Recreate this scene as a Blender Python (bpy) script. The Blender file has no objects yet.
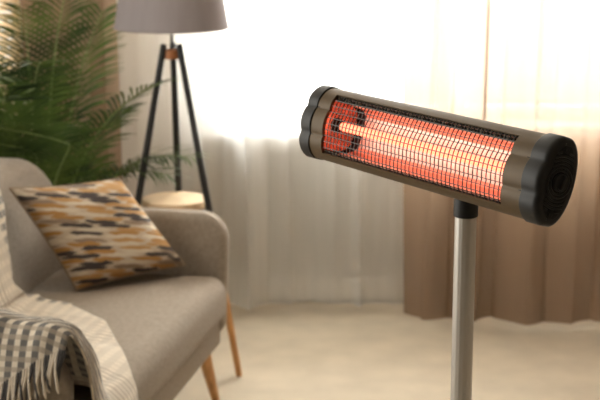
import bpy, bmesh, math, random
from mathutils import Vector, Matrix, noise
scn = bpy.context.scene
COL = scn.collection
PI = math.pi
R = math.radians

# ---------------------------------------------------------------- camera
cam = bpy.data.cameras.new('camera')
cam.sensor_width = 36.0
cam.lens = 1417 * 36 / 600
cam.dof.use_dof = True
cam.dof.focus_distance = 2.08
cam.dof.aperture_fstop = 8.5
cam_o = bpy.data.objects.new('camera', cam)
cam_o.location = (0, 0, 1.6)
cam_o.rotation_euler = (R(90 - 12.5), 0, 0)
COL.objects.link(cam_o)
scn.camera = cam_o

# ---------------------------------------------------------------- world, daylight, exposure
world = bpy.data.worlds.new('world')
scn.world = world
world.use_nodes = True
bg = world.node_tree.nodes['Background']
bg.inputs[0].default_value = (1.0, 0.985, 0.96, 1)
bg.inputs[1].default_value = 1.6

def area(name, loc, rot, sx, sy, power, color):
    l = bpy.data.lights.new(name, 'AREA')
    l.shape = 'RECTANGLE'; l.size = sx; l.size_y = sy
    l.energy = power; l.color = color
    o = bpy.data.objects.new(name, l)
    o.location = loc; o.rotation_euler = rot
    COL.objects.link(o)
    return o

# daylight standing in the window openings (behind the curtains, behind the blind, in the left wall)
area('window_daylight', (0.58, 5.72, 1.62), (R(-90), 0, 0), 1.85, 1.85, 400, (1.0, 0.975, 0.93))
area('blind_daylight', (-1.75, 5.72, 1.5), (R(-90), 0, 0), 1.2, 1.7, 38, (1.0, 0.95, 0.86))
area('side_window_daylight', (-2.66, 2.7, 1.62), (0, R(-90), 0), 1.75, 2.5, 62, (1.0, 0.94, 0.86))

scn.view_settings.view_transform = 'Standard'
scn.view_settings.look = 'None'
scn.view_settings.exposure = 0.0
scn.view_settings.gamma = 1.0
scn.view_settings.use_curve_mapping = False
scn.cycles.use_denoising = True
scn.cycles.max_bounces = 10
scn.cycles.transparent_max_bounces = 16
scn.cycles.sample_clamp_indirect = 6

# ---------------------------------------------------------------- helpers
def newmat(name):
    m = bpy.data.materials.new(name); m.use_nodes = True
    return m, m.node_tree.nodes, m.node_tree.links

def pmat(name, col, rough=0.6, metal=0.0, var=0.12, scale=30.0, bump=0.0, bscale=400.0, stretch=(1, 1, 1),
         emit=None, estr=0.0, sheen=0.0, spec=0.5, coords='Object'):
    m, N, L = newmat(name)
    b = N['Principled BSDF']
    b.inputs['Roughness'].default_value = rough
    b.inputs['Metallic'].default_value = metal
    b.inputs['Specular IOR Level'].default_value = spec
    if sheen:
        b.inputs['Sheen Weight'].default_value = sheen
    tc = N.new('ShaderNodeTexCoord')
    mp = N.new('ShaderNodeMapping'); mp.inputs['Scale'].default_value = stretch
    L.new(tc.outputs[coords], mp.inputs[0])
    nz = N.new('ShaderNodeTexNoise'); nz.inputs['Scale'].default_value = scale; nz.inputs['Detail'].default_value = 4
    L.new(mp.outputs[0], nz.inputs['Vector'])
    cr = N.new('ShaderNodeValToRGB')
    cr.color_ramp.elements[0].position = 0.3; cr.color_ramp.elements[1].position = 0.7
    cr.color_ramp.elements[0].color = tuple(c * (1 - var) for c in col) + (1,)
    cr.color_ramp.elements[1].color = tuple(min(1, c * (1 + var)) for c in col) + (1,)
    L.new(nz.outputs['Fac'], cr.inputs[0]); L.new(cr.outputs[0], b.inputs['Base Color'])
    if bump:
        n2 = N.new('ShaderNodeTexNoise'); n2.inputs['Scale'].default_value = bscale
        L.new(mp.outputs[0], n2.inputs['Vector'])
        bp = N.new('ShaderNodeBump'); bp.inputs['Strength'].default_value = bump; bp.inputs['Distance'].default_value = 0.004
        L.new(n2.outputs['Fac'], bp.inputs['Height']); L.new(bp.outputs[0], b.inputs['Normal'])
    if emit:
        b.inputs['Emission Color'].default_value = emit + (1,)
        b.inputs['Emission Strength'].default_value = estr
    return m

def clothmat(name, col, transl, clear, var=0.06):
    """thin curtain: diffuse + translucent + a little clear weave"""
    m, N, L = newmat(name)
    out = N['Material Output']; N.remove(N['Principled BSDF'])
    tc = N.new('ShaderNodeTexCoord')
    mp = N.new('ShaderNodeMapping'); mp.inputs['Scale'].default_value = (40, 40, 3)
    L.new(tc.outputs['Object'], mp.inputs[0])
    nz = N.new('ShaderNodeTexNoise'); nz.inputs['Scale'].default_value = 1.0
    L.new(mp.outputs[0], nz.inputs['Vector'])
    cr = N.new('ShaderNodeValToRGB')
    cr.color_ramp.elements[0].color = tuple(c * (1 - var) for c in col) + (1,)
    cr.color_ramp.elements[1].color = tuple(min(1, c * (1 + var)) for c in col) + (1,)
    L.new(nz.outputs['Fac'], cr.inputs[0])
    d = N.new('ShaderNodeBsdfDiffuse'); t = N.new('ShaderNodeBsdfTranslucent'); tr = N.new('ShaderNodeBsdfTransparent')
    L.new(cr.outputs[0], d.inputs[0]); L.new(cr.outputs[0], t.inputs[0])
    m1 = N.new('ShaderNodeMixShader'); m1.inputs[0].default_value = transl
    L.new(d.outputs[0], m1.inputs[1]); L.new(t.outputs[0], m1.inputs[2])
    m2 = N.new('ShaderNodeMixShader'); m2.inputs[0].default_value = clear
    L.new(m1.outputs[0], m2.inputs[1]); L.new(tr.outputs[0], m2.inputs[2])
    L.new(m2.outputs[0], out.inputs[0])
    return m

def link(name, me, mat, parent=None, mw=None, smooth=True):
    o = bpy.data.objects.new(name, me)
    if mat: me.materials.append(mat)
    if smooth:
        for p in me.polygons: p.use_smooth = True
    COL.objects.link(o)
    if parent: o.parent = parent
    if mw is not None: o.matrix_local = mw
    return o

def obj(name, bm, mat, parent=None, mw=None, smooth=True, recalc=True):
    if recalc: bmesh.ops.recalc_face_normals(bm, faces=bm.faces)
    me = bpy.data.meshes.new(name); bm.to_mesh(me); bm.free()
    o = link(name, me, mat, parent, mw, smooth)
    if smooth:
        es = [e for e in me.edges]
        try:
            me.set_sharp_from_angle(angle=R(42))
        except Exception:
            pass
    return o

def empty(name, loc, rz=0):
    o = bpy.data.objects.new(name, None); o.location = loc; o.rotation_euler = (0, 0, rz); o.empty_display_size = 0.1
    COL.objects.link(o); return o

def tag(o, label=None, cat=None, group=None, kind=None):
    if label: o['label'] = label
    if cat: o['category'] = cat
    if group: o['group'] = group
    if kind: o['kind'] = kind
    return o

def box(bm, x0, x1, y0, y1, z0, z1, bev=0.0, mtx=None):
    m = Matrix.Translation(((x0 + x1) / 2, (y0 + y1) / 2, (z0 + z1) / 2)) @ Matrix.Diagonal((abs(x1 - x0), abs(y1 - y0), abs(z1 - z0), 1))
    if mtx: m = mtx @ m
    r = bmesh.ops.create_cube(bm, size=1, matrix=m)
    if bev:
        es = list({e for v in r['verts'] for e in v.link_edges})
        bmesh.ops.bevel(bm, geom=es, offset=bev, segments=2, profile=0.5, affect='EDGES')

def tube(bm, pts, radii, seg=12, caps=True, squash=1.0):
    """a tube along points with a radius each"""
    pts = [Vector(p) for p in pts]
    if not hasattr(radii, '__len__'): radii = [radii] * len(pts)
    rings = []
    ref = None
    for i, p in enumerate(pts):
        d = (pts[min(i + 1, len(pts) - 1)] - pts[max(i - 1, 0)]).normalized()
        if ref is None:
            ref = Vector((0, 0, 1)) if abs(d.z) < 0.9 else Vector((1, 0, 0))
        a = (ref - d * ref.dot(d)).normalized(); b = d.cross(a); ref = a
        rings.append([bm.verts.new(p + (a * math.cos(2 * PI * k / seg) + b * math.sin(2 * PI * k / seg) * squash) * radii[i]) for k in range(seg)])
    for r0, r1 in zip(rings, rings[1:]):
        for k in range(seg):
            bm.faces.new((r0[k], r0[(k + 1) % seg], r1[(k + 1) % seg], r1[k]))
    if caps:
        bm.faces.new(rings[0]); bm.faces.new(list(reversed(rings[-1])))

def lathe(bm, prof, seg=40, cx=0, cy=0, close=False, caps=True):
    rings = [[bm.verts.new((cx + r * math.cos(2 * PI * k / seg), cy + r * math.sin(2 * PI * k / seg), z)) for k in range(seg)] for r, z in prof]
    pr = list(zip(rings, rings[1:]))
    if close: pr.append((rings[-1], rings[0]))
    for r0, r1 in pr:
        for k in range(seg):
            bm.faces.new((r0[k], r0[(k + 1) % seg], r1[(k + 1) % seg], r1[k]))
    if caps and not close:
        bm.faces.new(rings[0]); bm.faces.new(rings[-1])

def inset(poly, d):
    n = len(poly); out = []
    for i in range(n):
        p0, p1, p2 = Vector(poly[i - 1]), Vector(poly[i]), Vector(poly[(i + 1) % n])
        e1 = (p1 - p0).normalized(); e2 = (p2 - p1).normalized()
        n1 = Vector((-e1.y, e1.x)); n2 = Vector((-e2.y, e2.x))
        nn = (n1 + n2)
        if nn.length < 1e-6: nn = n1
        nn = nn.normalized(); c = max(0.5, nn.dot(n1))
        out.append(tuple(p1 + nn * d / c))
    return out

def pad(bm, poly, h0, h1, r0, r1, place, crown=0.0, n=5):
    """a rounded slab: outline poly (anticlockwise) swept from h0 to h1, edges rounded by r0 below and r1 above.
    place(a, b, h) gives the 3-D point"""
    rings = []
    if r0 > 0:
        for k in range(n + 1):
            t = PI / 2 * k / n
            rings.append((inset(poly, r0 * (1 - math.sin(t))), h0 + r0 * (1 - math.cos(t))))
    else: rings.append((poly, h0))
    if r1 > 0:
        for k in range(n + 1):
            t = PI / 2 * k / n
            rings.append((inset(poly, r1 * (1 - math.cos(t))), h1 - r1 * (1 - math.sin(t))))
    else: rings.append((poly, h1))
    last = rings[-1][0]
    cx = sum(p[0] for p in last) / len(last); cy = sum(p[1] for p in last) / len(last)
    if crown:
        for f in (0.85, 0.65, 0.4, 0.15):
            rings.append(([(cx + (p[0] - cx) * f, cy + (p[1] - cy) * f) for p in last], h1 + crown * (1 - f * f)))
    vr = [[bm.verts.new(place(a, b, h)) for a, b in pl] for pl, h in rings]
    m = len(poly)
    for q0, q1 in zip(vr, vr[1:]):
        for k in range(m):
            bm.faces.new((q0[k], q0[(k + 1) % m], q1[(k + 1) % m], q1[k]))
    bm.faces.new(list(reversed(vr[0]))); bm.faces.new(vr[-1])

def rrect(x0, x1, y0, y1, r, n=6):
    """anticlockwise rounded rectangle; r one radius or four (bl, br, tr, tl)"""
    rs = r if hasattr(r, '__len__') else (r,) * 4
    out = []
    for (cx, cy, a0, q) in ((x0, y0, 180, rs[0]), (x1, y0, 270, rs[1]), (x1, y1, 0, rs[2]), (x0, y1, 90, rs[3])):
        ox = cx + q * (1 if cx == x0 else -1); oy = cy + q * (1 if cy == y0 else -1)
        for k in range(n + 1):
            t = R(a0 + 90 * k / n); out.append((ox + q * math.cos(t), oy + q * math.sin(t)))
    return out

def grid_mesh(name, nu, nv, fn, uvfn=None):
    vs = [fn(i / (nu - 1), j / (nv - 1)) for i in range(nu) for j in range(nv)]
    fs = [(i * nv + j, (i + 1) * nv + j, (i + 1) * nv + j + 1, i * nv + j + 1) for i in range(nu - 1) for j in range(nv - 1)]
    me = bpy.data.meshes.new(name); me.from_pydata([tuple(v) for v in vs], [], fs)
    if uvfn:
        uv = me.uv_layers.new(name='UVMap')
        for lp in me.loops:
            i, j = divmod(lp.vertex_index, nv)
            uv.data[lp.index].uv = uvfn(i / (nu - 1), j / (nv - 1))
    return me

def lerp_path(path, t):
    """piecewise smooth path [(key, values...)]"""
    if t <= path[0][0]: return path[0][1:]
    for p, q in zip(path, path[1:]):
        if t <= q[0]:
            f = (t - p[0]) / (q[0] - p[0])
            return tuple(a + (b - a) * f for a, b in zip(p[1:], q[1:]))
    return path[-1][1:]

def smooth_path(pts, n):
    """Catmull-Rom through points, resampled"""
    out = []
    P = [pts[0]] + list(pts) + [pts[-1]]
    for i in range(1, len(P) - 2):
        p0, p1, p2, p3 = (Vector(q) for q in P[i - 1:i + 3])
        for k in range(n):
            t = k / n
            out.append(0.5 * ((2 * p1) + (p2 - p0) * t + (2 * p0 - 5 * p1 + 4 * p2 - p3) * t * t + (3 * p1 - p0 - 3 * p2 + p3) * t ** 3))
    out.append(Vector(pts[-1]))
    return out

# ---------------------------------------------------------------- materials
M = {}
M['carpet'] = pmat('carpet', (0.66, 0.575, 0.45), 0.95, var=0.08, scale=7, bump=0.9, bscale=160, sheen=0.2)
M['wall'] = pmat('wall_paint', (0.44, 0.36, 0.28), 0.9, var=0.03, scale=3, bump=0.05)
M['ceiling'] = pmat('ceiling_paint', (0.62, 0.59, 0.54), 0.9, var=0.02, scale=3)
M['white'] = pmat('white_gloss_paint', (0.80, 0.78, 0.74), 0.4, var=0.02, scale=5)
M['lattice'] = pmat('screen_paint', (0.62, 0.58, 0.52), 0.5, var=0.04, scale=8)
M['gapgrey'] = pmat('radiator_gap_shade', (0.28, 0.25, 0.22), 0.6, var=0.1, scale=8)  # dark grey carries the shade of the gap around the radiator
M['sheer'] = clothmat('sheer_voile', (0.93, 0.92, 0.90), 0.40, 0.34)
M['drape'] = clothmat('tan_drape', (0.34, 0.235, 0.16), 0.45, 0.105)
M['slat'] = clothmat('blind_slat', (0.85, 0.70, 0.50), 0.35, 0.0)
M['sofa'] = pmat('sofa_weave', (0.315, 0.262, 0.21), 0.95, var=0.14, scale=90, bump=0.35, bscale=700, sheen=0.05)
M['wood'] = pmat('beech_wood', (0.55, 0.28, 0.10), 0.45, var=0.22, scale=18, stretch=(6, 6, 0.7), bump=0.05, bscale=60)
M['paleply'] = pmat('pale_birch', (0.74, 0.53, 0.32), 0.5, var=0.10, scale=14, stretch=(1, 8, 1))
M['black'] = pmat('black_lacquer', (0.012, 0.011, 0.011), 0.45, var=0.1)
M['copper'] = pmat('copper_brown', (0.42, 0.17, 0.07), 0.4, metal=0.3, var=0.1)
M['shade'] = clothmat('grey_shade_linen', (0.36, 0.325, 0.33), 0.30, 0.0, var=0.10)
M['bronze'] = pmat('bronze_enamel', (0.105, 0.070, 0.036), 0.5, metal=0.15, spec=0.3, var=0.05, scale=60)
M['plastic'] = pmat('charcoal_plastic', (0.018, 0.017, 0.0165), 0.5, spec=0.35, var=0.06, scale=200, bump=0.06, bscale=1500)
M['darkslot'] = pmat('matt_black', (0.006, 0.006, 0.006), 0.8, var=0.0)
M['steel'] = pmat('brushed_steel', (0.66, 0.63, 0.59), 0.38, metal=0.7, var=0.10, scale=60, stretch=(1, 1, 0.02))
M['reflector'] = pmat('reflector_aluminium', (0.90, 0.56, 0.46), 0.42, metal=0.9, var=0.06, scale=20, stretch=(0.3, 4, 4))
M['wire'] = pmat('grille_wire', (0.055, 0.045, 0.04), 0.45, metal=0.6, var=0.05)
M['tube'] = pmat('glowing_quartz', (0.9, 0.4, 0.2), 0.3, var=0.02, emit=(1.0, 0.20, 0.105), estr=3.4)
M['fillglass'] = pmat('fill_light_glass', (0.9, 0.88, 0.84), 0.4, var=0.0, emit=(1.0, 0.90, 0.76), estr=16.0)  # glow of the added ceiling fill light
M['ceramic'] = pmat('ceramic_socket', (0.10, 0.07, 0.06), 0.6, var=0.1)
M['soil'] = pmat('soil', (0.05, 0.035, 0.025), 0.95, var=0.4, scale=60)
M['pot'] = pmat('glazed_pot', (0.55, 0.52, 0.48), 0.35, var=0.04)
M['stem'] = pmat('palm_stem', (0.16, 0.22, 0.06), 0.55, var=0.2, scale=15)

def leaf_material():
    m, N, L = newmat('palm_leaf')
    out = N['Material Output']; b = N['Principled BSDF']
    b.inputs['Roughness'].default_value = 0.5
    b.inputs['Specular IOR Level'].default_value = 0.3
    tc = N.new('ShaderNodeTexCoord'); nz = N.new('ShaderNodeTexNoise'); nz.inputs['Scale'].default_value = 5
    L.new(tc.outputs['Object'], nz.inputs['Vector'])
    cr = N.new('ShaderNodeValToRGB')
    cr.color_ramp.elements[0].position = 0.35; cr.color_ramp.elements[1].position = 0.68
    cr.color_ramp.elements[0].color = (0.014, 0.032, 0.009, 1); cr.color_ramp.elements[1].color = (0.10, 0.15, 0.032, 1)
    L.new(nz.outputs['Fac'], cr.inputs[0]); L.new(cr.outputs[0], b.inputs['Base Color'])
    t = N.new('ShaderNodeBsdfTranslucent'); L.new(cr.outputs[0], t.inputs[0])
    mx = N.new('ShaderNodeMixShader'); mx.inputs[0].default_value = 0.35
    L.new(b.outputs[0], mx.inputs[1]); L.new(t.outputs[0], mx.inputs[2]); L.new(mx.outputs[0], out.inputs[0])
    return m
M['leaf'] = leaf_material()

def math_node(N, L, op, a, b=None, c=None):
    n = N.new('ShaderNodeMath'); n.operation = op
    for i, v in enumerate((a, b, c)):
        if v is None: continue
        if isinstance(v, (int, float)): n.inputs[i].default_value = v
        else: L.new(v, n.inputs[i])
    return n.outputs[0]

def dash_material():
    """woven dashes: rows of stretched lozenges in ochre, charcoal, tan and cream"""
    m, N, L = newmat('dash_weave')
    b = N['Principled BSDF']; b.inputs['Roughness'].default_value = 0.9
    uv = N.new('ShaderNodeUVMap'); sp = N.new('ShaderNodeSeparateXYZ')
    wob = N.new('ShaderNodeTexNoise'); wob.inputs['Scale'].default_value = 9
    L.new(uv.outputs[0], wob.inputs['Vector'])
    L.new(uv.outputs[0], sp.inputs[0])
    u = sp.outputs[0]
    v = math_node(N, L, 'ADD', sp.outputs[1], math_node(N, L, 'MULTIPLY', math_node(N, L, 'SUBTRACT', wob.outputs['Fac'], 0.5), 0.05))
    v = math_node(N, L, 'ADD', v, math_node(N, L, 'MULTIPLY', u, 0.20))
    rows = math_node(N, L, 'MULTIPLY', v, 25.0)
    row = math_node(N, L, 'FLOOR', rows)
    wn = N.new('ShaderNodeTexWhiteNoise'); wn.noise_dimensions = '1D'; L.new(row, wn.inputs['W'])
    uc = math_node(N, L, 'ADD', math_node(N, L, 'MULTIPLY', u, 3.1), math_node(N, L, 'MULTIPLY', wn.outputs['Value'], 7.0))
    cell = math_node(N, L, 'FLOOR', uc)
    comb = N.new('ShaderNodeCombineXYZ'); L.new(row, comb.inputs[0]); L.new(cell, comb.inputs[1])
    w2 = N.new('ShaderNodeTexWhiteNoise'); w2.noise_dimensions = '2D'; L.new(comb.outputs[0], w2.inputs['Vector'])
    cr = N.new('ShaderNodeValToRGB'); cr.color_ramp.interpolation = 'CONSTANT'
    E_ = cr.color_ramp.elements
    cols = [(0.0, (0.66, 0.58, 0.46)), (0.20, (0.44, 0.235, 0.08)), (0.48, (0.075, 0.06, 0.058)), (0.74, (0.30, 0.22, 0.16)), (0.85, (0.50, 0.29, 0.12))]
    E_[0].position = 0; E_[0].color = cols[0][1] + (1,)
    E_[1].position = cols[1][0]; E_[1].color = cols[1][1] + (1,)
    for p, c in cols[2:]:
        e = E_.new(p); e.color = c + (1,)
    L.new(w2.outputs['Value'], cr.inputs[0])
    # lozenge mask
    fu = math_node(N, L, 'ABSOLUTE', math_node(N, L, 'SUBTRACT', math_node(N, L, 'FRACT', uc), 0.5))
    fv = math_node(N, L, 'ABSOLUTE', math_node(N, L, 'SUBTRACT', math_node(N, L, 'FRACT', rows), 0.5))
    d = math_node(N, L, 'ADD', math_node(N, L, 'POWER', math_node(N, L, 'MULTIPLY', fu, 2.0), 2.5), math_node(N, L, 'MULTIPLY', fv, 1.0))
    mask = math_node(N, L, 'LESS_THAN', d, 0.74)
    mx = N.new('ShaderNodeMix'); mx.data_type = 'RGBA'
    mx.inputs['A'].default_value = (0.56, 0.46, 0.35, 1)
    L.new(mask, mx.inputs['Factor']); L.new(cr.outputs[0], mx.inputs['B']); L.new(mx.outputs['Result'], b.inputs['Base Color'])
    nz = N.new('ShaderNodeTexNoise'); nz.inputs['Scale'].default_value = 180; L.new(uv.outputs[0], nz.inputs['Vector'])
    bp = N.new('ShaderNodeBump'); bp.inputs['Strength'].default_value = 0.4; bp.inputs['Distance'].default_value = 0.003
    L.new(nz.outputs['Fac'], bp.inputs['Height']); L.new(bp.outputs[0], b.inputs['Normal'])
    return m
M['dash'] = dash_material()

def plaid_material():
    """wool check: charcoal and tan bands on cream in both directions, UV in metres"""
    m, N, L = newmat('wool_plaid')
    b = N['Principled BSDF']; b.inputs['Roughness'].default_value = 0.95; b.inputs['Sheen Weight'].default_value = 0.3
    uv = N.new('ShaderNodeUVMap'); sp = N.new('ShaderNodeSeparateXYZ'); L.new(uv.outputs[0], sp.inputs[0])
    def band(x, period, lo, hi):
        f = math_node(N, L, 'FRACT', math_node(N, L, 'DIVIDE', x, period))
        return math_node(N, L, 'MULTIPLY', math_node(N, L, 'GREATER_THAN', f, lo), math_node(N, L, 'LESS_THAN', f, hi))
    u, v = sp.outputs[0], sp.outputs[1]
    # broad zones that are dark or pale, fine stripes inside them
    zone = band(math_node(N, L, 'ADD', u, 1.5), 1.1, 0.57, 0.92)
    fine_v = band(v, 0.036, 0.0, 0.55)
    fine_u = band(u, 0.024, 0.0, 0.48)
    zone_u = band(u, 0.40, 0.0, 0.55)
    dark = math_node(N, L, 'MULTIPLY', fine_v, math_node(N, L, 'ADD', math_node(N, L, 'MULTIPLY', zone, 0.68), 0.18))
    dark = math_node(N, L, 'MULTIPLY', dark, math_node(N, L, 'SUBTRACT', 1.0, math_node(N, L, 'MULTIPLY', fine_u, 0.5)))
    tan = math_node(N, L, 'MULTIPLY', fine_u, math_node(N, L, 'ADD', math_node(N, L, 'MULTIPLY', zone_u, 0.45), 0.20))
    m1 = N.new('ShaderNodeMix'); m1.data_type = 'RGBA'
    m1.inputs['A'].default_value = (0.74, 0.65, 0.53, 1); m1.inputs['B'].default_value = (0.36, 0.28, 0.20, 1)
    L.new(tan, m1.inputs['Factor'])
    m2 = N.new('ShaderNodeMix'); m2.data_type = 'RGBA'
    L.new(dark, m2.inputs['Factor']); L.new(m1.outputs['Result'], m2.inputs['A']); m2.inputs['B'].default_value = (0.055, 0.055, 0.062, 1)
    L.new(m2.outputs['Result'], b.inputs['Base Color'])
    nz = N.new('ShaderNodeTexNoise'); nz.inputs['Scale'].default_value = 350; L.new(uv.outputs[0], nz.inputs['Vector'])
    bp = N.new('ShaderNodeBump'); bp.inputs['Strength'].default_value = 0.6; bp.inputs['Distance'].default_value = 0.004
    L.new(nz.outputs['Fac'], bp.inputs['Height']); L.new(bp.outputs[0], b.inputs['Normal'])
    return m
M['plaid'] = plaid_material()
M['tan_piping'] = pmat('tan_piping', (0.34, 0.25, 0.17), 0.9, var=0.15, scale=60)
M['fringe_pale'] = pmat('fringe_cream', (0.66, 0.57, 0.46), 0.95, var=0.1, scale=200)
M['fringe_dark'] = pmat('fringe_charcoal', (0.07, 0.065, 0.065), 0.95, var=0.2, scale=200)

def glass_material():
    m, N, L = newmat('window_glass')
    out = N['Material Output']; N.remove(N['Principled BSDF'])
    t = N.new('ShaderNodeBsdfTransparent'); g = N.new('ShaderNodeBsdfGlossy'); g.inputs['Roughness'].default_value = 0.02
    t.inputs[0].default_value = (0.97, 0.98, 0.97, 1)
    f = N.new('ShaderNodeFresnel'); f.inputs[0].default_value = 1.25
    mx = N.new('ShaderNodeMixShader'); L.new(f.outputs[0], mx.inputs[0]); L.new(t.outputs[0], mx.inputs[1]); L.new(g.outputs[0], mx.inputs[2])
    L.new(mx.outputs[0], out.inputs[0])
    return m
M['glass'] = glass_material()

# ---------------------------------------------------------------- the setting
XL, XR, YF, YB, ZC = -2.5, 3.6, -5.0, 5.45, 2.65
def struct(name, boxes, mat):
    bm = bmesh.new()
    for b in boxes: box(bm, *b)
    o = obj(name, bm, mat, smooth=False)
    o['kind'] = 'structure'
    return o
struct('floor', [(XL, XR, YF, YB, -0.1, 0)], M['carpet'])
struct('ceiling', [(XL, XR, YF, YB, ZC, ZC + 0.1)], M['ceiling'])
W1 = (-0.30, 1.46, 0.705, 2.45)      # main window opening x0 x1 z0 z1
W2 = (-2.30, -1.07, 0.55, 2.35)     # blind window opening
def wall_with_holes(name, x0, x1, holes, y0, y1):
    bs = []; x = x0
    for (a, b, c, d) in holes:
        bs.append((x, a, y0, y1, 0, ZC)); bs.append((a, b, y0, y1, 0, c)); bs.append((a, b, y0, y1, d, ZC)); x = b
    bs.append((x, x1, y0, y1, 0, ZC))
    return struct(name, bs, M['wall'])
wall_with_holes('wall_back', XL - 0.14, XR + 0.14, [W2, W1], YB, YB + 0.14)
struct('wall_right', [(XR, XR + 0.14, YF, YB, 0, ZC)], M['wall'])
struct('wall_front', [(XL - 0.14, XR + 0.14, YF - 0.14, YF, 0, ZC)], M['wall'])
S0, S1, SM_ = 1.4, 4.0, 2.7
struct('wall_left', [(XL - 0.14, XL, YF, S0, 0, ZC), (XL - 0.14, XL, S0, S1, 0, 0.65), (XL - 0.14, XL, S0, S1, 2.45, ZC), (XL - 0.14, XL, S1, YB, 0, ZC)], M['wall'])
struct('baseboard_back', [(XL, XR, YB - 0.015, YB, 0, 0.08)], M['white'])

def window(name, w, y, mull):
    bm = bmesh.new(); t = 0.05
    a, b, c, d = w
    g = 0.001
    for q in ((a + g, a + t, c + g, d - g), (b - t, b - g, c + g, d - g), (a + t, b - t, c + g, c + t), (a + t, b - t, d - t, d - g)) + tuple((m - 0.025, m + 0.025, c + t, d - t) for m in mull):
        box(bm, q[0], q[1], y, y + 0.06, q[2], q[3], 0.006)
    f = obj(name, bm, M['white'], smooth=False); f['kind'] = 'structure'
    xs = [a + t] + [v for m in mull for v in (m - 0.025, m + 0.025)] + [b - t]
    for p in range(0, len(xs), 2):
        bm = bmesh.new(); box(bm, xs[p], xs[p + 1], y + 0.028, y + 0.032, c + t, d - t); obj('pane', bm, M['glass'], f, smooth=False)
    return f
w1 = window('window_1', W1, YB + 0.06, (0.62,))
bm = bmesh.new(); box(bm, W1[0] - 0.02, W1[1] + 0.04, YB - 0.165, YB + 0.058, W1[2] - 0.035, W1[2] + 0.004, 0.006); obj('window_sill', bm, M['white'], w1, smooth=False)
w2 = window('window_2', W2, YB + 0.06, ())
# side window in the left wall, out of the frame
bm = bmesh.new()
for q in ((S0, S0 + .05, 0.65, 2.45), (S1 - .05, S1, 0.65, 2.45), (S0 + .05, S1 - .05, 0.65, 0.70), (S0 + .05, S1 - .05, 2.40, 2.45), (SM_ - .03, SM_ + .03, 0.7, 2.4)):
    box(bm, XL - 0.10, XL - 0.04, q[0] + .001, q[1] - .001, q[2] + .001, q[3] - .001, 0.005)
w3 = obj('window_3', bm, M['white'], smooth=False); w3['kind'] = 'structure'
for (a, b) in ((S0 + .05, SM_ - .03), (SM_ + .03, S1 - .05)):
    bm = bmesh.new(); box(bm, XL - 0.072, XL - 0.068, a, b, 0.7, 2.4); obj('pane', bm, M['glass'], w3, smooth=False)

# radiator screen under the window
rs = empty('radiator_screen', (0.30, YB - 0.09, 0))
tag(rs, 'pale radiator cover with a fine diamond lattice below the window sill', 'radiator cover')
bm = bmesh.new()
RW, RH = 0.48, 0.655
for q in ((-RW, -RW + 0.05, 0.02, RH), (RW - 0.05, RW, 0.02, RH), (-RW + 0.05, RW - 0.05, 0.02, 0.10), (-RW + 0.05, RW - 0.05, RH - 0.05, RH)):
    box(bm, q[0], q[1], -0.02, 0.02, q[2], q[3], 0.004)
obj('frame', bm, M['white'], rs, smooth=False)
bm = bmesh.new()
x0, x1, z0, z1 = -RW + 0.05, RW - 0.05, 0.10, RH - 0.05
pit = 0.026
k = -int((z1 - z0) / pit) - 1
while x0 + k * pit < x1:
    for s in (1, -1):
        # clip the 45 degree strip to the panel
        if s == 1: pts = (x0 + k * pit, z0)
        ax, az, bx_, bz = x0 + k * pit, z0, x0 + k * pit + (z1 - z0), z1
        if ax < x0: az += x0 - ax; ax = x0
        if bx_ > x1: bz -= bx_ - x1; bx_ = x1
        if bx_ - ax < 0.01: continue
        if s == -1: az, bz = z0 + z1 - az, z0 + z1 - bz
        d = Vector((bx_ - ax, 0, bz - az)); L_ = d.length; d.normalize(); n = Vector((-d.z, 0, d.x)) * 0.0045
        yy = 0.003 * s
        p, q = Vector((ax, yy, az)), Vector((bx_, yy, bz))
        v = [bm.verts.new(w + dy) for w in (p + n, q + n, q - n, p - n) for dy in (Vector((0, -.002, 0)), Vector((0, .002, 0)))]
        f = lambda *i: bm.faces.new([v[j] for j in i])
        f(0, 2, 4, 6); f(7, 5, 3, 1); f(0, 1, 3, 2); f(2, 3, 5, 4); f(4, 5, 7, 6); f(6, 7, 1, 0)
    k += 1
bm2 = bmesh.new(); box(bm2, -RW + 0.02, RW - 0.02, 0.024, 0.05, 0.03, RH - 0.02); obj('gap_shade_panel', bm2, M['gapgrey'], rs, smooth=False)  # dark sheet standing in for the radiator and its shaded gap
tag(obj('lattice', bm, M['lattice'], rs, smooth=False), kind='stuff')

# unseen ceiling light, added as top fill for seat and floor
fill_lamp = empty('added_ceiling_fill', (-0.45, 3.75, ZC)); tag(fill_lamp, 'added round ceiling fill light with a glowing white dish, unseen above the sofa', 'lamp')
bm = bmesh.new(); lathe(bm, [(0.0, -0.001), (0.27, -0.001), (0.28, -0.01), (0.28, -0.05), (0.26, -0.055), (0.0, -0.055)], 40, caps=False); obj('ring', bm, M['white'], fill_lamp)
bm = bmesh.new(); lathe(bm, [(0.255, -0.056), (0.24, -0.075), (0.16, -0.095), (0.001, -0.102)], 40, caps=False); obj('fill_dish', bm, M['fillglass'], fill_lamp)

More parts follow.
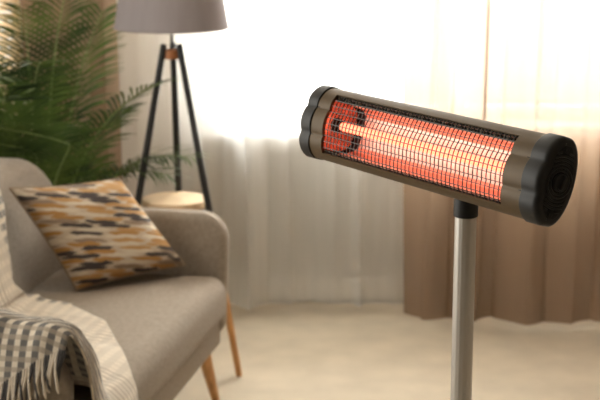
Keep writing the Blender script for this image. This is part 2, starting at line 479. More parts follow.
# ---------------------------------------------------------------- curtains
def curtain(name, x0, x1, y, ztop, zbot, waves, mat, hem=0.0, nx=240, nz=14, seed=0.0, flare=0.25, sk=0.0, pleats=()):
    """a hanging cloth with vertical folds; waves = (wavelength, amplitude) list"""
    def fn(i, j):
        z = ztop + (zbot - ztop) * j
        x = x0 + (x1 - x0) * i
        a = 1 - flare * (1 - j)
        yy = 0; xx = 0
        for n, (wl, am) in enumerate(waves):
            ph = 2 * PI * x / wl + n * 1.7 + 1.3 * noise.noise((x * 1.6 + seed, n * 3.1, z * 0.25)) * 2.2
            env = 0.65 + 0.5 * noise.noise((x * 1.1 + seed * 2, n * 5.0 + 9, 0))
            yy += am * a * env * math.sin(ph)
            xx += am * 0.45 * a * env * math.sin(2 * ph)
        for xc, am, wd in pleats:
            yy -= am * math.exp(-((x - xc) / wd) ** 2)
        return (x + xx, y + yy + sk * (x - x0), z + hem * noise.noise((x * 3 + seed, 0, 7)))
    me = grid_mesh(name, nx, nz, fn)
    return me
def curtain_thing(name, label, me, mat, loc, railz, x0, x1, rings):
    t = link(name, me, mat, None)
    tag(t, label, 'curtain')
    return t
me = curtain('sheer_curtain', -0.68, 1.62, 5.225, 2.52, 0.035, [(0.19, 0.022), (0.41, 0.030), (0.09, 0.006)], None, hem=0.012, nx=420, seed=2.0, pleats=((-0.21, 0.06, 0.03), (0.23, 0.06, 0.028)))
sheer = curtain_thing('sheer_curtain', 'long white translucent sheer curtain hanging across the bright window', me, M['sheer'], None, 0, 0, 0, 0)
bm = bmesh.new(); bm.from_mesh(me)
me = curtain('drape', 0.40, 1.62, 5.06, 2.52, 0.03, [(0.17, 0.044), (0.36, 0.036), (0.07, 0.006)], None, hem=0.012, nx=320, seed=5.0, sk=-0.10)
drape_r = curtain_thing('drape', 'tan drape hanging in folds behind the patio heater, right of the sheer curtain', me, M['drape'], None, 0, 0, 0, 0)
bm.free()
me = curtain('drape', -1.0, -0.655, 5.10, 2.52, 0.03, [(0.12, 0.034), (0.28, 0.022)], None, hem=0.01, nx=160, seed=11.0)
drape_l = curtain_thing('drape', 'tan drape hanging behind the palm, left of the sheer curtain', me, M['drape'], None, 0, 0, 0, 0)
for o in (drape_r, drape_l): o['group'] = 'tan drapes either side of the sheer curtain'
rod = empty('curtain_rod', (0.25, 5.13, 2.55)); tag(rod, 'dark rod carrying the sheer curtain and both tan drapes', 'curtain rod')
bm = bmesh.new(); tube(bm, [(-1.5, 0, 0), (1.5, 0, 0)], 0.012, 12); obj('pole', bm, M['black'], rod)
for s in (-1, 1):
    bm = bmesh.new(); lathe(bm, [(0.001, -0.02), (0.018, -0.012), (0.022, 0), (0.018, 0.012), (0.001, 0.02)], 16); obj('finial', bm, M['black'], rod, Matrix.Translation((1.51 * s, 0, 0)))
    bm = bmesh.new(); box(bm, -0.01, 0.01, 0, YB - 5.13, -0.012, 0.03); obj('bracket', bm, M['black'], rod, Matrix.Translation((1.4 * s, 0, 0)), smooth=False)

# venetian blind in the left window
vb = empty('venetian_blind', ((W2[0] + W2[1]) / 2, YB + 0.025, W2[2])); tag(vb, 'cream slatted venetian blind behind the palm at the left edge', 'blind')
hw = (W2[1] - W2[0]) / 2 - 0.01
bm = bmesh.new(); box(bm, -hw, hw, -0.02, 0.02, W2[3] - W2[2] - 0.045, W2[3] - W2[2] - 0.003, 0.003); obj('headrail', bm, M['paleply'], vb, smooth=False)
bm = bmesh.new(); box(bm, -hw, hw, -0.015, 0.015, 0.006, 0.022, 0.003); obj('bottom_rail', bm, M['paleply'], vb, smooth=False)
bm = bmesh.new()
prof = [(-0.019, 0.012), (-0.008, 0.0075), (0.006, -0.003), (0.019, -0.0145)]
ra = [[bm.verts.new((x, -y, z)) for (y, z) in prof] for x in (-hw, hw)]
for k in range(3): bm.faces.new((ra[0][k], ra[0][k + 1], ra[1][k + 1], ra[1][k]))
slat0 = obj('slat', bm, M['slat'], vb, Matrix.Translation((0, 0, 0.05)))
z = 0.05 + 0.034
while z < W2[3] - W2[2] - 0.06:
    c = slat0.copy(); COL.objects.link(c); c.parent = vb; c.matrix_local = Matrix.Translation((0, 0, z)); z += 0.034
for x in (-hw * 0.8, hw * 0.8):
    bm = bmesh.new(); tube(bm, [(x, 0, 0.01), (x, 0, W2[3] - W2[2] - 0.02)], 0.0015, 6); obj('ladder_cord', bm, M['paleply'], vb)

# ---------------------------------------------------------------- heater
P1 = Vector((0.031, 2.422, 1.203)); P2 = Vector((0.356, 1.898, 1.203))
ax = (P2 - P1).normalized(); HL = (P2 - P1).length
TILT = R(17)
upv = Vector((0, 0, 1)); fw = ax.cross(upv)          # horizontal, away or towards the viewer
if fw.y > 0: fw = -fw
fwd = fw * math.cos(TILT) + upv * math.sin(TILT)
upb = upv * math.cos(TILT) - fw * math.sin(TILT)
pole_pt = P1 + (P2 - P1) * 0.67
heater = empty('patio_heater', (pole_pt.x, pole_pt.y, 0)); tag(heater, 'glowing infrared heater with bronze housing on a steel pole', 'heater')
ctr = (P1 + P2) / 2 - Vector((pole_pt.x, pole_pt.y, 0))
HM = Matrix((( ax.x, fwd.x, upb.x, ctr.x), (ax.y, fwd.y, upb.y, ctr.y), (ax.z, fwd.z, upb.z, ctr.z), (0, 0, 0, 1)))   # local: x along, y = out of the window, z = up
HB = 0.0635
def front(b, k=1.0, lobe=0.0042):
    """scalloped face of the housing: three bulging lobes"""
    base = 0.036 * math.sqrt(max(0.0, 1 - (b / (HB * 1.04)) ** 2)) ** 0.9
    cusp = 0.0235
    if abs(b) < cusp: l = 1 - (b / cusp) ** 2
    else:
        q = (abs(b) - cusp) / (HB - cusp); l = 1 - (2 * q - 1) ** 2
        l = max(0, l) * 0.9
    return (base + lobe * max(0, l) ** 0.7 - 0.002)
def section(k, lobe=0.0042):
    """closed outline (y, z), scaled by k; anticlockwise seen from +x"""
    pts = []
    n = 44
    for i in range(n + 1):                       # front, from bottom to top
        b = -HB + 2 * HB * (0.5 - 0.5 * math.cos(PI * i / n))
        pts.append((front(b, lobe=lobe), b))
    for i in range(1, 24):                       # back, top to bottom
        t = PI / 2 + PI * i / 24
        pts.append((-0.002 + 0.030 * math.cos(t), HB * math.sin(t)))
    return [(y * k, z * k) for y, z in pts]
CAP = 0.036; HX = HL / 2
def end_cap(side):
    bm = bmesh.new()
    if side > 0: place = lambda a, b, h: (HX - CAP + h, a, b)
    else: place = lambda a, b, h: (-HX + CAP - h, a, b)
    pad(bm, section(1.0, 0.0054), 0, CAP, 0.0015, 0.009, place, n=5)
    c = obj('end_cap', bm, M['plastic'], heater, HM)
    # step where the cap meets the housing
    bm = bmesh.new()
    pl2 = (lambda a, b, h: (HX - CAP - 0.007 + h, a, b)) if side > 0 else (lambda a, b, h: (-HX + CAP + 0.007 - h, a, b))
    pad(bm, section(0.955), 0, 0.008, 0, 0.001, pl2, n=2); obj('collar', bm, M['darkslot'], c)
    xs = HX * side
    # vent ribs on the end face
    lim = inset(section(1.0), 0.0125)
    def inside(y, z):
        r = False; n = len(lim)
        for i in range(n):
            (y0, z0), (y1, z1) = lim[i - 1], lim[i]
            if (z0 > z) != (z1 > z) and y < (y1 - y0) * (z - z0) / (z1 - z0) + y0: r = not r
        return r
    CY = 0.002
    bm = bmesh.new(); v = [bm.verts.new((xs + 0.0003 * side, y, z)) for y, z in lim]; bm.faces.new(v if side > 0 else v[::-1]); obj('vent_shade_sheet', bm, M['darkslot'], c, smooth=False, recalc=False)  # flat black sheet on the face, painted shade between the ribs
    for rad in (0.0165, 0.0215, 0.0265, 0.0315, 0.0365, 0.0415, 0.0465):
        runs = []; cur = []
        for i in range(0, 145):
            t = 2 * PI * i / 144; y = CY + rad * math.cos(t); z = rad * math.sin(t)
            okp = inside(y, z) and min(math.hypot(y - 0.004, z - 0.0455), math.hypot(y - 0.004, z + 0.0455)) > 0.0075
            if okp: cur.append((xs, y, z))
            else:
                if len(cur) > 3: runs.append(cur)
                cur = []
        if len(cur) > 3: runs.append(cur)
        for r_ in runs:
            bm = bmesh.new(); tube(bm, r_, 0.0020, 6); obj('vent_rib', bm, M['plastic'], c)
    bm = bmesh.new(); lathe(bm, [(0.0, 0.0), (0.0125, 0.0), (0.0125, 0.004), (0.0115, 0.0055), (0.0, 0.0055)], 28, caps=False)
    box(bm, -0.010, 0.010, -0.0022, 0.0022, 0.005, 0.0105, 0.001)
    kn = obj('knob', bm, M['plastic'], c, Matrix.Translation((xs, CY, 0)) @ Matrix.Rotation(PI / 2 * side, 4, 'Y') @ Matrix.Rotation(R(12), 4, 'Z'))
    for zz in (0.0455, -0.0455):
        bm = bmesh.new(); lathe(bm, [(0.0, 0.0), (0.0042, 0.0), (0.0042, 0.0012), (0.003, 0.0018), (0.0, 0.0010)], 16, caps=False)
        obj('screw', bm, M['darkslot'], c, Matrix.Translation((xs, 0.004, zz)) @ Matrix.Rotation(PI / 2 * side, 4, 'Y'))
    return c
end_cap(1); end_cap(-1)
SK = 0.965
WB = 0.0505                                       # half height of the window
XW0, XW1 = -HX + CAP + 0.036, HX - CAP - 0.042    # window ends along the axis
# shell: top, back and bottom
sec = section(SK)
open_pts = [p for p in sec]
nfront = 45
fr = sec[:nfront]
lower = [p for p in fr if p[1] <= -WB]; upper = [p for p in fr if p[1] >= WB]
wl = (front(-WB / SK) * SK, -WB); wu = (front(WB / SK) * SK, WB)
path = [wu] + upper + sec[nfront:] + lower + [wl]
bm = bmesh.new()
inn = []
for i, p in enumerate(path):
    a = Vector(path[max(i - 1, 0)]); b = Vector(path[min(i + 1, len(path) - 1)])
    d = (b - a).normalized(); inn.append((p[0] - d.y * 0.0022, p[1] + d.x * 0.0022))
# outline of the wall section, then swept along the length
loop = path + [((q[0]), q[1]) for q in reversed(inn)]
v0 = [bm.verts.new((-HX + CAP - 0.004, y, z)) for y, z in loop]; v1 = [bm.verts.new((HX - CAP + 0.004, y, z)) for y, z in loop]
for i in range(len(loop)):
    j = (i + 1) % len(loop); bm.faces.new((v0[i], v0[j], v1[j], v1[i]))
housing = obj('housing', bm, M['bronze'], heater, HM)
# end frames closing the front left and right of the window
for (xa, xb) in ((-HX + CAP - 0.002, XW0), (XW1, HX - CAP + 0.002)):
    bm = bmesh.new()
    bs = [-WB - 0.001 + (2 * WB + 0.002) * i / 48 for i in range(49)]
    outer = [(front(b / SK) * SK, b) for b in bs]; inner = [(y - 0.006, b) for y, b in outer]
    lp = outer + inner[::-1]
    va = [bm.verts.new((xa, y, z)) for y, z in lp]; vb_ = [bm.verts.new((xb, y, z)) for y, z in lp]
    for i in range(len(lp)):
        j = (i + 1) % len(lp); bm.faces.new((va[i], va[j], vb_[j], vb_[i]))
    n = len(lp)
    for v in (va, vb_):
        for i in range(48): bm.faces.new((v[i], v[i + 1], v[n - 2 - i], v[n - 1 - i]))
    obj('end_frame', bm, M['bronze'], heater, HM)
# dark lining behind the reflector
bm = bmesh.new()
lin = [(0.022, WB - 0.001), (0.002, WB + 0.004), (-0.019, 0.032), (-0.026, 0), (-0.019, -0.032), (0.002, -WB - 0.004), (0.022, -WB + 0.001)]
va = [[bm.verts.new((x, y, z)) for y, z in lin] for x in (-HX + CAP, HX - CAP)]
for i in range(len(lin) - 1): bm.faces.new((va[0][i], va[0][i + 1], va[1][i + 1], va[1][i]))
obj('inner_lining', bm, M['darkslot'], heater, HM, smooth=False)
# reflector trough with flat facets and small lips
XR0 = XW0 + 0.040
prof = [(0.0215, 0.0465), (0.0165, 0.0425), (0.006, 0.0410), (-0.010, 0.0345), (-0.0165, 0.026), (-0.0185, 0.013), (-0.0185, 0.0), (-0.0185, -0.013), (-0.0165, -0.026), (-0.010, -0.0345), (0.006, -0.0410), (0.0165, -0.0425), (0.0215, -0.0465)]
bm = bmesh.new()
va = [[bm.verts.new((x, y, z)) for y, z in prof] for x in (XR0, XW1 + 0.01)]
for i in range(len(prof) - 1): bm.faces.new((va[0][i], va[0][i + 1], va[1][i + 1], va[1][i]))
obj('reflector', bm, M['reflector'], heater, HM, smooth=False)
# reflector end plates (the left one shows), with the tube socket
for k, xp in enumerate((XW0 - 0.008, XW1 + 0.014)):
    bm = bmesh.new()
    pl = [(0.026, 0.0465), (0.0, 0.0465), (-0.017, 0.030), (-0.023, 0), (-0.017, -0.030), (0.0, -0.0465), (0.026, -0.0465)]
    a = [bm.verts.new((xp, y, z)) for y, z in pl]; b = [bm.verts.new((xp + 0.0015, y, z)) for y, z in pl]
    bm.faces.new(a); bm.faces.new(b[::-1])
    for i in range(len(pl)): bm.faces.new((a[i], a[(i + 1) % len(pl)], b[(i + 1) % len(pl)], b[i]))
    e = obj('reflector_end_plate', bm, M['reflector'], heater, HM, smooth=False)
    s = 1 if k == 0 else -1
    bm = bmesh.new(); tube(bm, [(xp, 0.004, 0.001), (xp + 0.006 * s, 0.004, 0.001)], [0.0125, 0.0115], 20); obj('socket', bm, M['darkslot'], e)
# side strip between plate and trough
bm = bmesh.new()
stp = [(y, z) for y, z in prof[1:-1]]
va = [[bm.verts.new((x, y, z)) for y, z in stp] for x in (XW0 - 0.006, XW0 + 0.016)]
for i in range(len(stp) - 1): bm.faces.new((va[0][i], va[0][i + 1], va[1][i + 1], va[1][i]))
obj('reflector_end_strip', bm, M['reflector'], heater, HM, smooth=False)
bm = bmesh.new(); tube(bm, [(XW0 - 0.003, 0.004, 0.001), (XW0 + 0.012, 0.004, 0.001)], 0.0055, 14)
obj('tube_ferrule', bm, M['ceramic'], heater, HM)
bm = bmesh.new(); tube(bm, [(XW0 + 0.012, 0.004, 0.001), (XW1 + 0.008, 0.004, 0.001)], 0.0072, 16)
obj('heating_tube', bm, M['tube'], heater, HM)
# wire grille following the scalloped face
def wirebox(bm, pts, r, nrm):
    rings = []
    for i, p in enumerate(pts):
        d = (pts[min(i + 1, len(pts) - 1)] - pts[max(i - 1, 0)]).normalized(); s = d.cross(nrm).normalized(); nn = s.cross(d)
        rings.append([bm.verts.new(p + s * r * a + nn * r * b) for a, b in ((1, 1), (-1, 1), (-1, -1), (1, -1))])
    for q0, q1 in zip(rings, rings[1:]):
        for k in range(4): bm.faces.new((q0[k], q0[(k + 1) % 4], q1[(k + 1) % 4], q1[k]))
bm = bmesh.new()
gy = lambda b: front(b / SK, lobe=0.0026) * SK - 0.0035
nv = 46
for i in range(1, nv):
    x = XW0 + (XW1 - XW0) * i / nv
    wirebox(bm, [Vector((x, gy(b), b)) for b in [-WB + 2 * WB * k / 18 for k in range(19)]], 0.00066, Vector((0, 1, 0)))
for k in range(1, 10):
    b = -WB + 2 * WB * k / 10
    wirebox(bm, [Vector((XW0 - 0.004, gy(b) + 0.001, b)), Vector((XW1 + 0.004, gy(b) + 0.001, b))], 0.00066, Vector((0, 1, 0)))
tag(obj('grille', bm, M['wire'], heater, HM, smooth=False), 'fine dark wire grille', kind='stuff')
# black strips painted in as slot shade, with fine bars along the upper and lower lip of the window
for s_, wdt in ((1, 0.0105), (-1, 0.0055)):
    b1, b0 = WB + 0.0005, WB - wdt
    y1, y0 = gy(WB) + 0.003, gy(WB - wdt) - 0.0015
    bm = bmesh.new()
    q = [bm.verts.new((x, y, z)) for x, y, z in ((XW0 - 0.003, y1 - 0.003, s_ * b1), (XW1 + 0.003, y1 - 0.003, s_ * b1), (XW1 + 0.003, y0 - 0.003, s_ * b0), (XW0 - 0.003, y0 - 0.003, s_ * b0))]
    bm.faces.new(q); vs_ = obj('slot_shade_strip', bm, M['darkslot'], heater, HM, smooth=False)
    bm = bmesh.new()
    nt = 62
    for i in range(nt):
        x = XW0 + (XW1 - XW0) * (i + 0.5) / nt
        wirebox(bm, [Vector((x, y1 - 0.002, s_ * b1)), Vector((x, y0 - 0.002, s_ * b0))], 0.0008, Vector((0, 1, 0)))
    wirebox(bm, [Vector((XW0, y0 - 0.001, s_ * b0)), Vector((XW1, y0 - 0.001, s_ * b0))], 0.0009, Vector((0, 1, 0)))
    tag(obj('vent_bars', bm, M['bronze'], vs_, smooth=False), kind='stuff')
bm = bmesh.new()
q = [bm.verts.new((x, y, z)) for x, y, z in ((XR0, 0.0235, 0.0405), (XW1 + 0.003, 0.0235, 0.0405), (XW1 + 0.003, 0.0175, 0.0372), (XR0, 0.0175, 0.0372))]
bm.faces.new(q); obj('reflector_lip', bm, M['steel'], heater, HM, smooth=False)
# neck, pole, base
pb = Vector((0, 0, 0))
bm = bmesh.new(); lathe(bm, [(0.0155, 1.115), (0.0185, 1.117), (0.0185, 1.142), (0.0165, 1.150), (0.014, 1.165)], 28); neck = obj('neck', bm, M['plastic'], heater)
bm = bmesh.new()
fl = [(0.0158 + (0.0006 if k % 3 == 0 else 0), 2 * PI * k / 48) for k in range(48)]
q0 = [bm.verts.new((r * math.cos(t), r * math.sin(t), 0.03)) for r, t in fl]; q1 = [bm.verts.new((r * math.cos(t), r * math.sin(t), 1.1152)) for r, t in fl]
for k in range(48): bm.faces.new((q0[k], q0[(k + 1) % 48], q1[(k + 1) % 48], q1[k]))
bm.faces.new(q0); bm.faces.new(q1); obj('pole', bm, M['steel'], heater)
bm = bmesh.new(); lathe(bm, [(0.20, 0.001), (0.205, 0.004), (0.205, 0.014), (0.195, 0.022), (0.05, 0.030), (0.024, 0.036), (0.022, 0.07), (0.0165, 0.072)], 48); obj('base_plate', bm, M['plastic'], heater)

# ---------------------------------------------------------------- sofa  (local x = the way it faces, local y = towards its far arm)
SO = Vector((-0.24, 4.21, 0)); SA = R(-11.5)
sofa = empty('sofa', SO, SA); tag(sofa, 'grey-beige upholstered loveseat with rounded back and tapered wooden legs', 'sofa')
YN = -1.30
bm = bmesh.new(); pad(bm, rrect(-0.60, -0.012, YN - 0.03, 0.03, 0.02), 0.195, 0.31, 0.018, 0.018, lambda a, b, h: (a, b, h)); obj('base', bm, M['sofa'], sofa)
bm = bmesh.new(); pad(bm, rrect(-0.54, 0.022, YN + 0.004, -0.004, 0.045), 0.298, 0.437, 0.035, 0.055, lambda a, b, h: (a, b, h), crown=0.012, n=7)
cu = obj('seat_cushion', bm, M['sofa'], sofa)
# backrest: rounded outline, reclined
bo = rrect(YN - 0.13, 0.13, 0.20, 0.80, (0.03, 0.03, 0.30, 0.30), 12)
bm = bmesh.new(); pad(bm, [(y, z) for y, z in bo], 0, 0.15, 0.05, 0.05, lambda a, b, h: (-0.668 + h - (b - 0.44) * 0.13, a, b), n=6)
obj('backrest', bm, M['sofa'], sofa)
for y0 in (-0.004, YN - 0.066):
    ao = rrect(-0.62, 0.012, 0.215, 0.622, (0.03, 0.05, 0.085, 0.02), 8)
    bm = bmesh.new(); pad(bm, ao, 0, 0.070, 0.026, 0.026, lambda a, b, h, y0=y0: (a - (0.03 if b < 0.3 else 0) * (0.3 - b) / 0.1 * (a > -0.3), y0 + h, b), n=5); obj('arm', bm, M['sofa'], sofa)
for (lx, ly, sx, sy) in ((-0.07, 0.0, 0.03, 0.055), (-0.07, YN, 0.03, -0.055), (-0.56, 0.0, -0.04, 0.05), (-0.56, YN, -0.04, -0.05)):
    bm = bmesh.new(); tube(bm, [(lx, ly, 0.215), (lx + sx * .5, ly + sy * .5, 0.1), (lx + sx, ly + sy, 0.0)], [0.023, 0.0185, 0.0125], 18); obj('leg', bm, M['wood'], sofa)

SM = Matrix.Translation(SO) @ Matrix.Rotation(SA, 4, 'Z')
# ---------------------------------------------------------------- pillow in the far corner
BL, BR, TR, TL = (SM @ Vector(p) for p in ((-0.355, -0.315, 0.452), (-0.10, -0.052, 0.470), (-0.305, -0.052, 0.732), (-0.535, -0.345, 0.752)))
pn = ((BR - BL).cross(TL - BL)).normalized()
base = (BL + BR) / 2
def pillow_pt(u, v, side):
    s, t = 2 * u - 1, 2 * v - 1
    # sides pull in between the corners
    us = 0.5 + 0.5 * s * (1 - 0.05 * (1 - t * t)); vs = 0.5 + 0.5 * t * (1 - 0.05 * (1 - s * s))
    p = BL * (1 - us) * (1 - vs) + BR * us * (1 - vs) + TR * us * vs + TL * (1 - us) * vs
    th = 0.062 * (max(0, (1 - s ** 4)) * max(0, (1 - t ** 4))) ** 0.5
    th *= 1 + 0.10 * noise.noise((u * 4, v * 4, side * 3))
    return p + pn * th * side - base
me = bpy.data.meshes.new('throw_pillow')
n = 36; vs = []; fs = []; uvs = []
for side in (1, -1):
    o0 = len(vs)
    for i in range(n):
        for j in range(n):
            vs.append(tuple(pillow_pt(i / (n - 1), j / (n - 1), side))); uvs.append((i / (n - 1), j / (n - 1)))
    for i in range(n - 1):
        for j in range(n - 1):
            q = (o0 + i * n + j, o0 + (i + 1) * n + j, o0 + (i + 1) * n + j + 1, o0 + i * n + j + 1)
            fs.append(q if side == 1 else q[::-1])
me.from_pydata(vs, [], fs)
ul = me.uv_layers.new(name='UVMap')
for lp in me.loops: ul.data[lp.index].uv = uvs[lp.vertex_index]
pil = link('throw_pillow', me, M['dash']); pil.location = base
tag(pil, 'square throw pillow with ochre, charcoal and cream woven dashes on the sofa', 'pillow')
bm = bmesh.new()
edge = [pillow_pt(i / 20, 0, 0) for i in range(20)] + [pillow_pt(1, i / 20, 0) for i in range(20)] + [pillow_pt(1 - i / 20, 1, 0) for i in range(20)] + [pillow_pt(0, 1 - i / 20, 0) for i in range(21)]
tube(bm, edge, 0.0032, 6, caps=False); obj('piping', bm, M['tan_piping'], pil)

# ---------------------------------------------------------------- plaid throw over seat, near arm and back
thr = empty('plaid_throw', SM @ Vector((-0.2, -0.95, 0.44)), SA); tag(thr, 'fringed cream and charcoal plaid wool throw draped over the near sofa arm', 'blanket')
ORG = Vector((-0.2, -0.95, 0.44))
Zs = 0.452
armpath = smooth_path([(-1.00, 0.0), (-1.12, 0.012), (-1.20, 0.055), (-1.255, 0.15), (-1.30, 0.215), (-1.345, 0.232), (-1.395, 0.205), (-1.425, 0.13), (-1.435, 0.03), (-1.44, -0.10), (-1.445, -0.22)], 8)
backpath = smooth_path([(0.066, -0.24), (0.060, -0.12), (0.040, -0.03), (-0.01, 0.003), (-0.10, 0.008), (-0.36, 0.012), (-0.43, 0.03), (-0.475, 0.12), (-0.515, 0.24), (-0.555, 0.33), (-0.60, 0.372), (-0.66, 0.375)], 8)
def arc(path):
    out = [0.0]
    for a, b in zip(path, path[1:]): out.append(out[-1] + (b - a).length)
    return out
AA, BA = arc(armpath), arc(backpath)
def at(path, al, s):
    if s <= 0: return path[0] + Vector((-s, 0.0))
    for i in range(len(al) - 1):
        if s <= al[i + 1]:
            f = (s - al[i]) / (al[i + 1] - al[i]); return path[i] + (path[i + 1] - path[i]) * f
    return path[-1]
FAR = [(-0.66, -0.40), (-0.55, -0.41), (-0.50, -0.49), (-0.46, -0.55), (-0.41, -0.47), (-0.31, -0.49), (-0.16, -0.62), (-0.035, -0.85), (0.03, -0.97), (0.07, -1.03)]   # local x -> far edge local y
def far_edge(x): return lerp_path(FAR, x)[0]
def throw_pt(p, q):
    # q: 0 front .. 1 up the back
    s_front_full = 0.0
    tb = BA[-1] * q
    xb = at(backpath, BA, tb)
    yf = far_edge(xb.x)
    smin = -(yf - (-1.00))                      # far edge in arm-path length
    hem = 0.515 + 0.16 * max(0.0, min(1.0, (0.235 / BA[-1] + q - 0.235 / BA[-1]) / 0.22))     # how far down the outside of the arm
    hem = min(hem, AA[-1] - 0.002)
    s = smin + (hem - smin) * p
    ya = at(armpath, AA, s)
    # at the arm the cloth stops short of the front instead of hanging down
    w = max(0.0, min(1.0, (-1.285 - ya.x) / 0.085)); w = w * w * (3 - 2 * w)
    if w > 0:
        tb2 = tb + w * max(0.0, 0.30 - tb) * (1.0 if tb < 0.30 else 0)
        xb2 = at(backpath, BA, tb * (1 - w) + (0.235 + (tb / BA[-1]) * (BA[-1] - 0.235)) * w)
        xb = xb2
    da, db = ya.y, xb.y
    if db < 0: z = da + db
    elif xb.x < -0.40:
        k = 0.06; h = max(0, min(1, 0.5 + 0.5 * (da - db) / k)); z = db * (1 - h) + da * h + k * h * (1 - h)
    else: z = da + db
    pt = Vector((xb.x, ya.x, Zs + z))
    # folds
    wr = 0.016 * noise.noise((pt.x * 7 + 3, pt.y * 4, pt.z * 5)) + 0.007 * noise.noise((pt.x * 17, pt.y * 12 + 5, pt.z * 9))
    wr += 0.012 * max(0, noise.noise((pt.y * 9 + pt.x * 6, 2.2, 0.3)))
    lift = 0.010
    edge_soft = min(1.0, p * 6 + 0.25)
    if db < -0.02 : pt.x += (wr + 0.006) * edge_soft
    elif xb.x < -0.44: pt.x += abs(wr) + 0.01
    else: pt.z += (abs(wr) * 1.4 + 0.004) * edge_soft
    if s > 0.36: pt.y -= abs(wr) * 0.8
    return pt - ORG, (s, tb)
NP, NQ = 130, 100
me = grid_mesh('cloth', NP, NQ, lambda i, j: throw_pt(i, j)[0], lambda i, j: throw_pt(i, j)[1])
cl = link('cloth', me, M['plaid'], thr)
so = cl.modifiers.new('thickness', 'SOLIDIFY'); so.thickness = 0.006; so.offset = 1
random.seed(4)
k = 0
NF = 64
for k in range(NF):
    q = 0.40 * k / NF
    p, uvv = throw_pt(1.0, q)
    p0, _ = throw_pt(0.97, q)
    d = (p - p0).normalized()
    bm = bmesh.new(); ln = random.uniform(0.055, 0.075); sw = random.uniform(-0.012, 0.012)
    p = p + Vector((0, -0.004, 0))
    pts = [p - d * 0.006, p + d * 0.010, p + d * ln * 0.4 + Vector((sw * .5, -0.004, -0.010)), p + d * ln * 0.4 + Vector((sw, -0.004, -ln * 0.62)), p + d * ln * 0.4 + Vector((sw * 1.2, -0.002, -ln * 0.75))]
    tube(bm, pts, [0.0022, 0.0034, 0.0030, 0.0034, 0.0012], 6)
    dark = (uvv[1] / 0.036) % 1.0 < 0.55
    obj('fringe_strand', bm, M['fringe_dark'] if dark else M['fringe_pale'], thr)

# ---------------------------------------------------------------- tripod lamp
LC = Vector((-0.42, 4.65, 0))
lamp = empty('tripod_floor_lamp', LC); tag(lamp, 'tripod floor lamp with grey drum shade, black legs and round wooden shelf', 'lamp')
bm = bmesh.new()
r0, r1, zb, zt = 0.187, 0.140, 1.148, 1.42
lathe(bm, [(r0, zb), (r1, zt), (r1 - 0.003, zt), (r0 - 0.003, zb)], 56, close=True); sh = obj('lamp_shade', bm, M['shade'], lamp)
for (r, z) in ((r0, zb), (r1, zt)):
    bm = bmesh.new(); tube(bm, [(r * math.cos(2 * PI * k / 56), r * math.sin(2 * PI * k / 56), z) for k in range(57)], 0.003, 6, caps=False); obj('rim', bm, M['shade'], sh)
bm = bmesh.new(); tube(bm, [(0, 0, 1.04), (0, 0, 1.20)], 0.005, 10); obj('rod', bm, M['black'], lamp)
bm = bmesh.new(); lathe(bm, [(0.016, 1.19), (0.018, 1.20), (0.018, 1.235), (0.013, 1.24)], 18); so_ = obj('bulb_socket', bm, M['black'], lamp)
bm = bmesh.new(); lathe(bm, [(0.012, 1.238), (0.014, 1.25), (0.029, 1.285), (0.031, 1.305), (0.022, 1.33), (0.003, 1.338)], 20); obj('bulb', bm, M['white'], lamp)
for k in range(3):
    t = 2 * PI * k / 3 + 0.4
    bm = bmesh.new(); tube(bm, [(0.018 * math.cos(t), 0.018 * math.sin(t), 1.215), (0.15 * math.cos(t), 0.15 * math.sin(t), 1.36)], 0.002, 6); obj('shade_spoke', bm, M['black'], lamp)
bm = bmesh.new(); lathe(bm, [(0.026, 1.045), (0.032, 1.048), (0.032, 1.074), (0.026, 1.077)], 24); obj('hub', bm, M['copper'], lamp)
for a in (-35, 215, 90):
    d = Vector((math.cos(R(a)), math.sin(R(a)), 0))
    top = d * 0.030 + Vector((0, 0, 1.095)); bot = d * 0.265
    at_ = lambda z: top + (bot - top) * ((1.095 - z) / 1.095)
    bm = bmesh.new(); tube(bm, [at_(1.095), at_(1.088), at_(0.32)], [0.009, 0.011, 0.0125], 14); lg = obj('leg', bm, M['black'], lamp)
    bm = bmesh.new(); tube(bm, [at_(0.321), at_(0.012), at_(0.0)], [0.0122, 0.0105, 0.009], 14); obj('leg_tip', bm, M['wood'], lg)
bm = bmesh.new(); lathe(bm, [(0.0, 0.549), (0.108, 0.549), (0.112, 0.553), (0.112, 0.571), (0.109, 0.575), (0.0, 0.575)], 48, caps=False); obj('shelf', bm, M['paleply'], lamp)
bm = bmesh.new(); lathe(bm, [(0.0, 0.539), (0.030, 0.539), (0.034, 0.5488), (0.0, 0.5488)], 24, caps=False); obj('shelf_bracket', bm, M['copper'], lamp)

# ---------------------------------------------------------------- palm
random.seed(21)
PO = Vector((-0.91, 4.78, 0))
palm = empty('potted_palm', PO); tag(palm, 'tall leafy areca palm with arching fronds behind the sofa', 'plant')
bm = bmesh.new(); lathe(bm, [(0.0, 0.0), (0.115, 0.0), (0.125, 0.01), (0.155, 0.28), (0.160, 0.30), (0.150, 0.30), (0.143, 0.25), (0.0, 0.25)], 36, caps=False); obj('pot', bm, M['pot'], palm)
bm = bmesh.new(); lathe(bm, [(0.0, 0.262), (0.08, 0.268), (0.144, 0.258), (0.13, 0.252), (0.0, 0.252)], 28, caps=False); obj('soil', bm, M['soil'], palm)
def clear(c):
    # leaves bend away from the drape behind and from the sofa in front
    if c.y > 0.12: c.y = 0.12 + (c.y - 0.12) * 0.12
    if c.z < 0.95:
        w = PO + c - SO
        v = w.x * math.cos(SA) + w.y * math.sin(SA); u = -w.x * math.sin(SA) + w.y * math.cos(SA)
        if v > -0.86 and u < 0.14:
            k = (v + 0.86) * 0.85 * min(1.0, (0.14 - u) / 0.10)
            c.x -= k * math.cos(SA); c.y -= k * math.sin(SA)
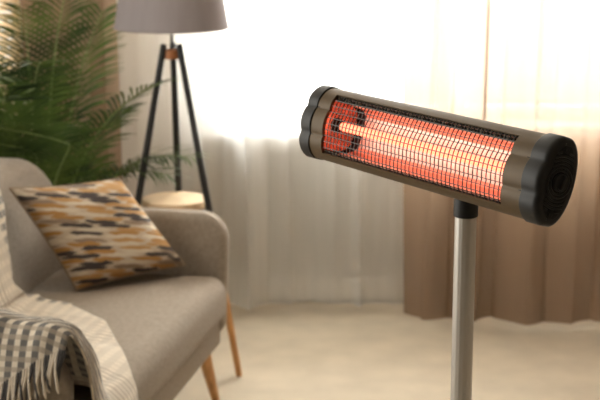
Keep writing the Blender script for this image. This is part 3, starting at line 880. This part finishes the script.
def frond(az, lean, length, droop, leaf_l, seed):
    rnd = random.Random(seed)
    d = Vector((math.cos(az), math.sin(az), 0))
    b0 = d * rnd.uniform(0.01, 0.07) + Vector((rnd.uniform(-.03, .03), rnd.uniform(-.03, .03), 0.255))
    pts = []; n = 22
    ang = R(lean); p = b0.copy(); st = length / n
    for i in range(n + 1):
        pts.append(p.copy())
        f = i / n
        a = ang + droop * f ** 1.7
        p = p + (d * math.sin(a) + Vector((0, 0, 1)) * math.cos(a)) * st
    bm = bmesh.new()
    side = Vector((-d.y, d.x, 0))
    nl = int(14 + length * 22)
    for k in range(nl):
        f = 0.30 + 0.70 * (k + 0.5) / nl
        fi = f * n; i = min(n - 1, int(fi)); q = pts[i] + (pts[i + 1] - pts[i]) * (fi - i)
        tan_ = (pts[i + 1] - pts[i]).normalized(); nrm = side.cross(tan_).normalized()
        if nrm.z < 0: nrm = -nrm
        ll = leaf_l * (0.45 + 0.75 * math.sin(PI * min(1, max(0, (f - 0.22) / 0.80))) ) * rnd.uniform(0.85, 1.1)
        for sgn in (1, -1):
            fwdk = 0.55 + 0.5 * (f - 0.3)
            dr = (side * sgn * 0.95 + tan_ * fwdk + nrm * rnd.uniform(0.05, 0.35)).normalized()
            wdir = dr.cross(nrm).normalized()
            prev = None; g = Vector((0, 0, -1))
            c = q.copy(); m = 5; w0 = 0.0058
            dd = dr.copy()
            for s in range(m + 1):
                h = s / m
                w = w0 * (0.35 + 1.3 * h) if h < 0.5 else w0 * 2.0 * (1 - h) + 0.0004
                cur = (bm.verts.new(c + wdir * w), bm.verts.new(c - wdir * w))
                if prev: bm.faces.new((prev[0], prev[1], cur[1], cur[0]))
                prev = cur
                c = c + dd * ll / m; dd = (dd + g * 0.13).normalized()
    for v in bm.verts:
        clear(v.co)
    for v in pts: clear(v)
    fo = obj('frond', bm, M['leaf'], palm, recalc=False)
    bm = bmesh.new(); tube(bm, pts, [0.0055 * (1 - 0.75 * i / n) for i in range(n + 1)], 6); obj('stem', bm, M['stem'], fo)
nf = 30
for k in range(nf):
    az = 2 * PI * k * 0.381966 + random.uniform(-.25, .25)
    tier = k % 4
    L_ = (random.uniform(0.38, 0.55), random.uniform(0.6, 0.8), random.uniform(0.85, 1.05), random.uniform(1.05, 1.35))[tier]
    lean = random.uniform(4, 16) + (18, 10, 2, 0)[tier]
    if math.sin(az) > 0.2: lean *= 0.5; L_ *= 0.9
    if math.cos(az) < -0.35: L_ = min(L_, 0.85); lean += 6
    frond(az, lean, L_, R(random.uniform(50, 95)) * (0.6 if math.sin(az) > 0.2 else 1), random.uniform(0.14, 0.19), 100 + k)
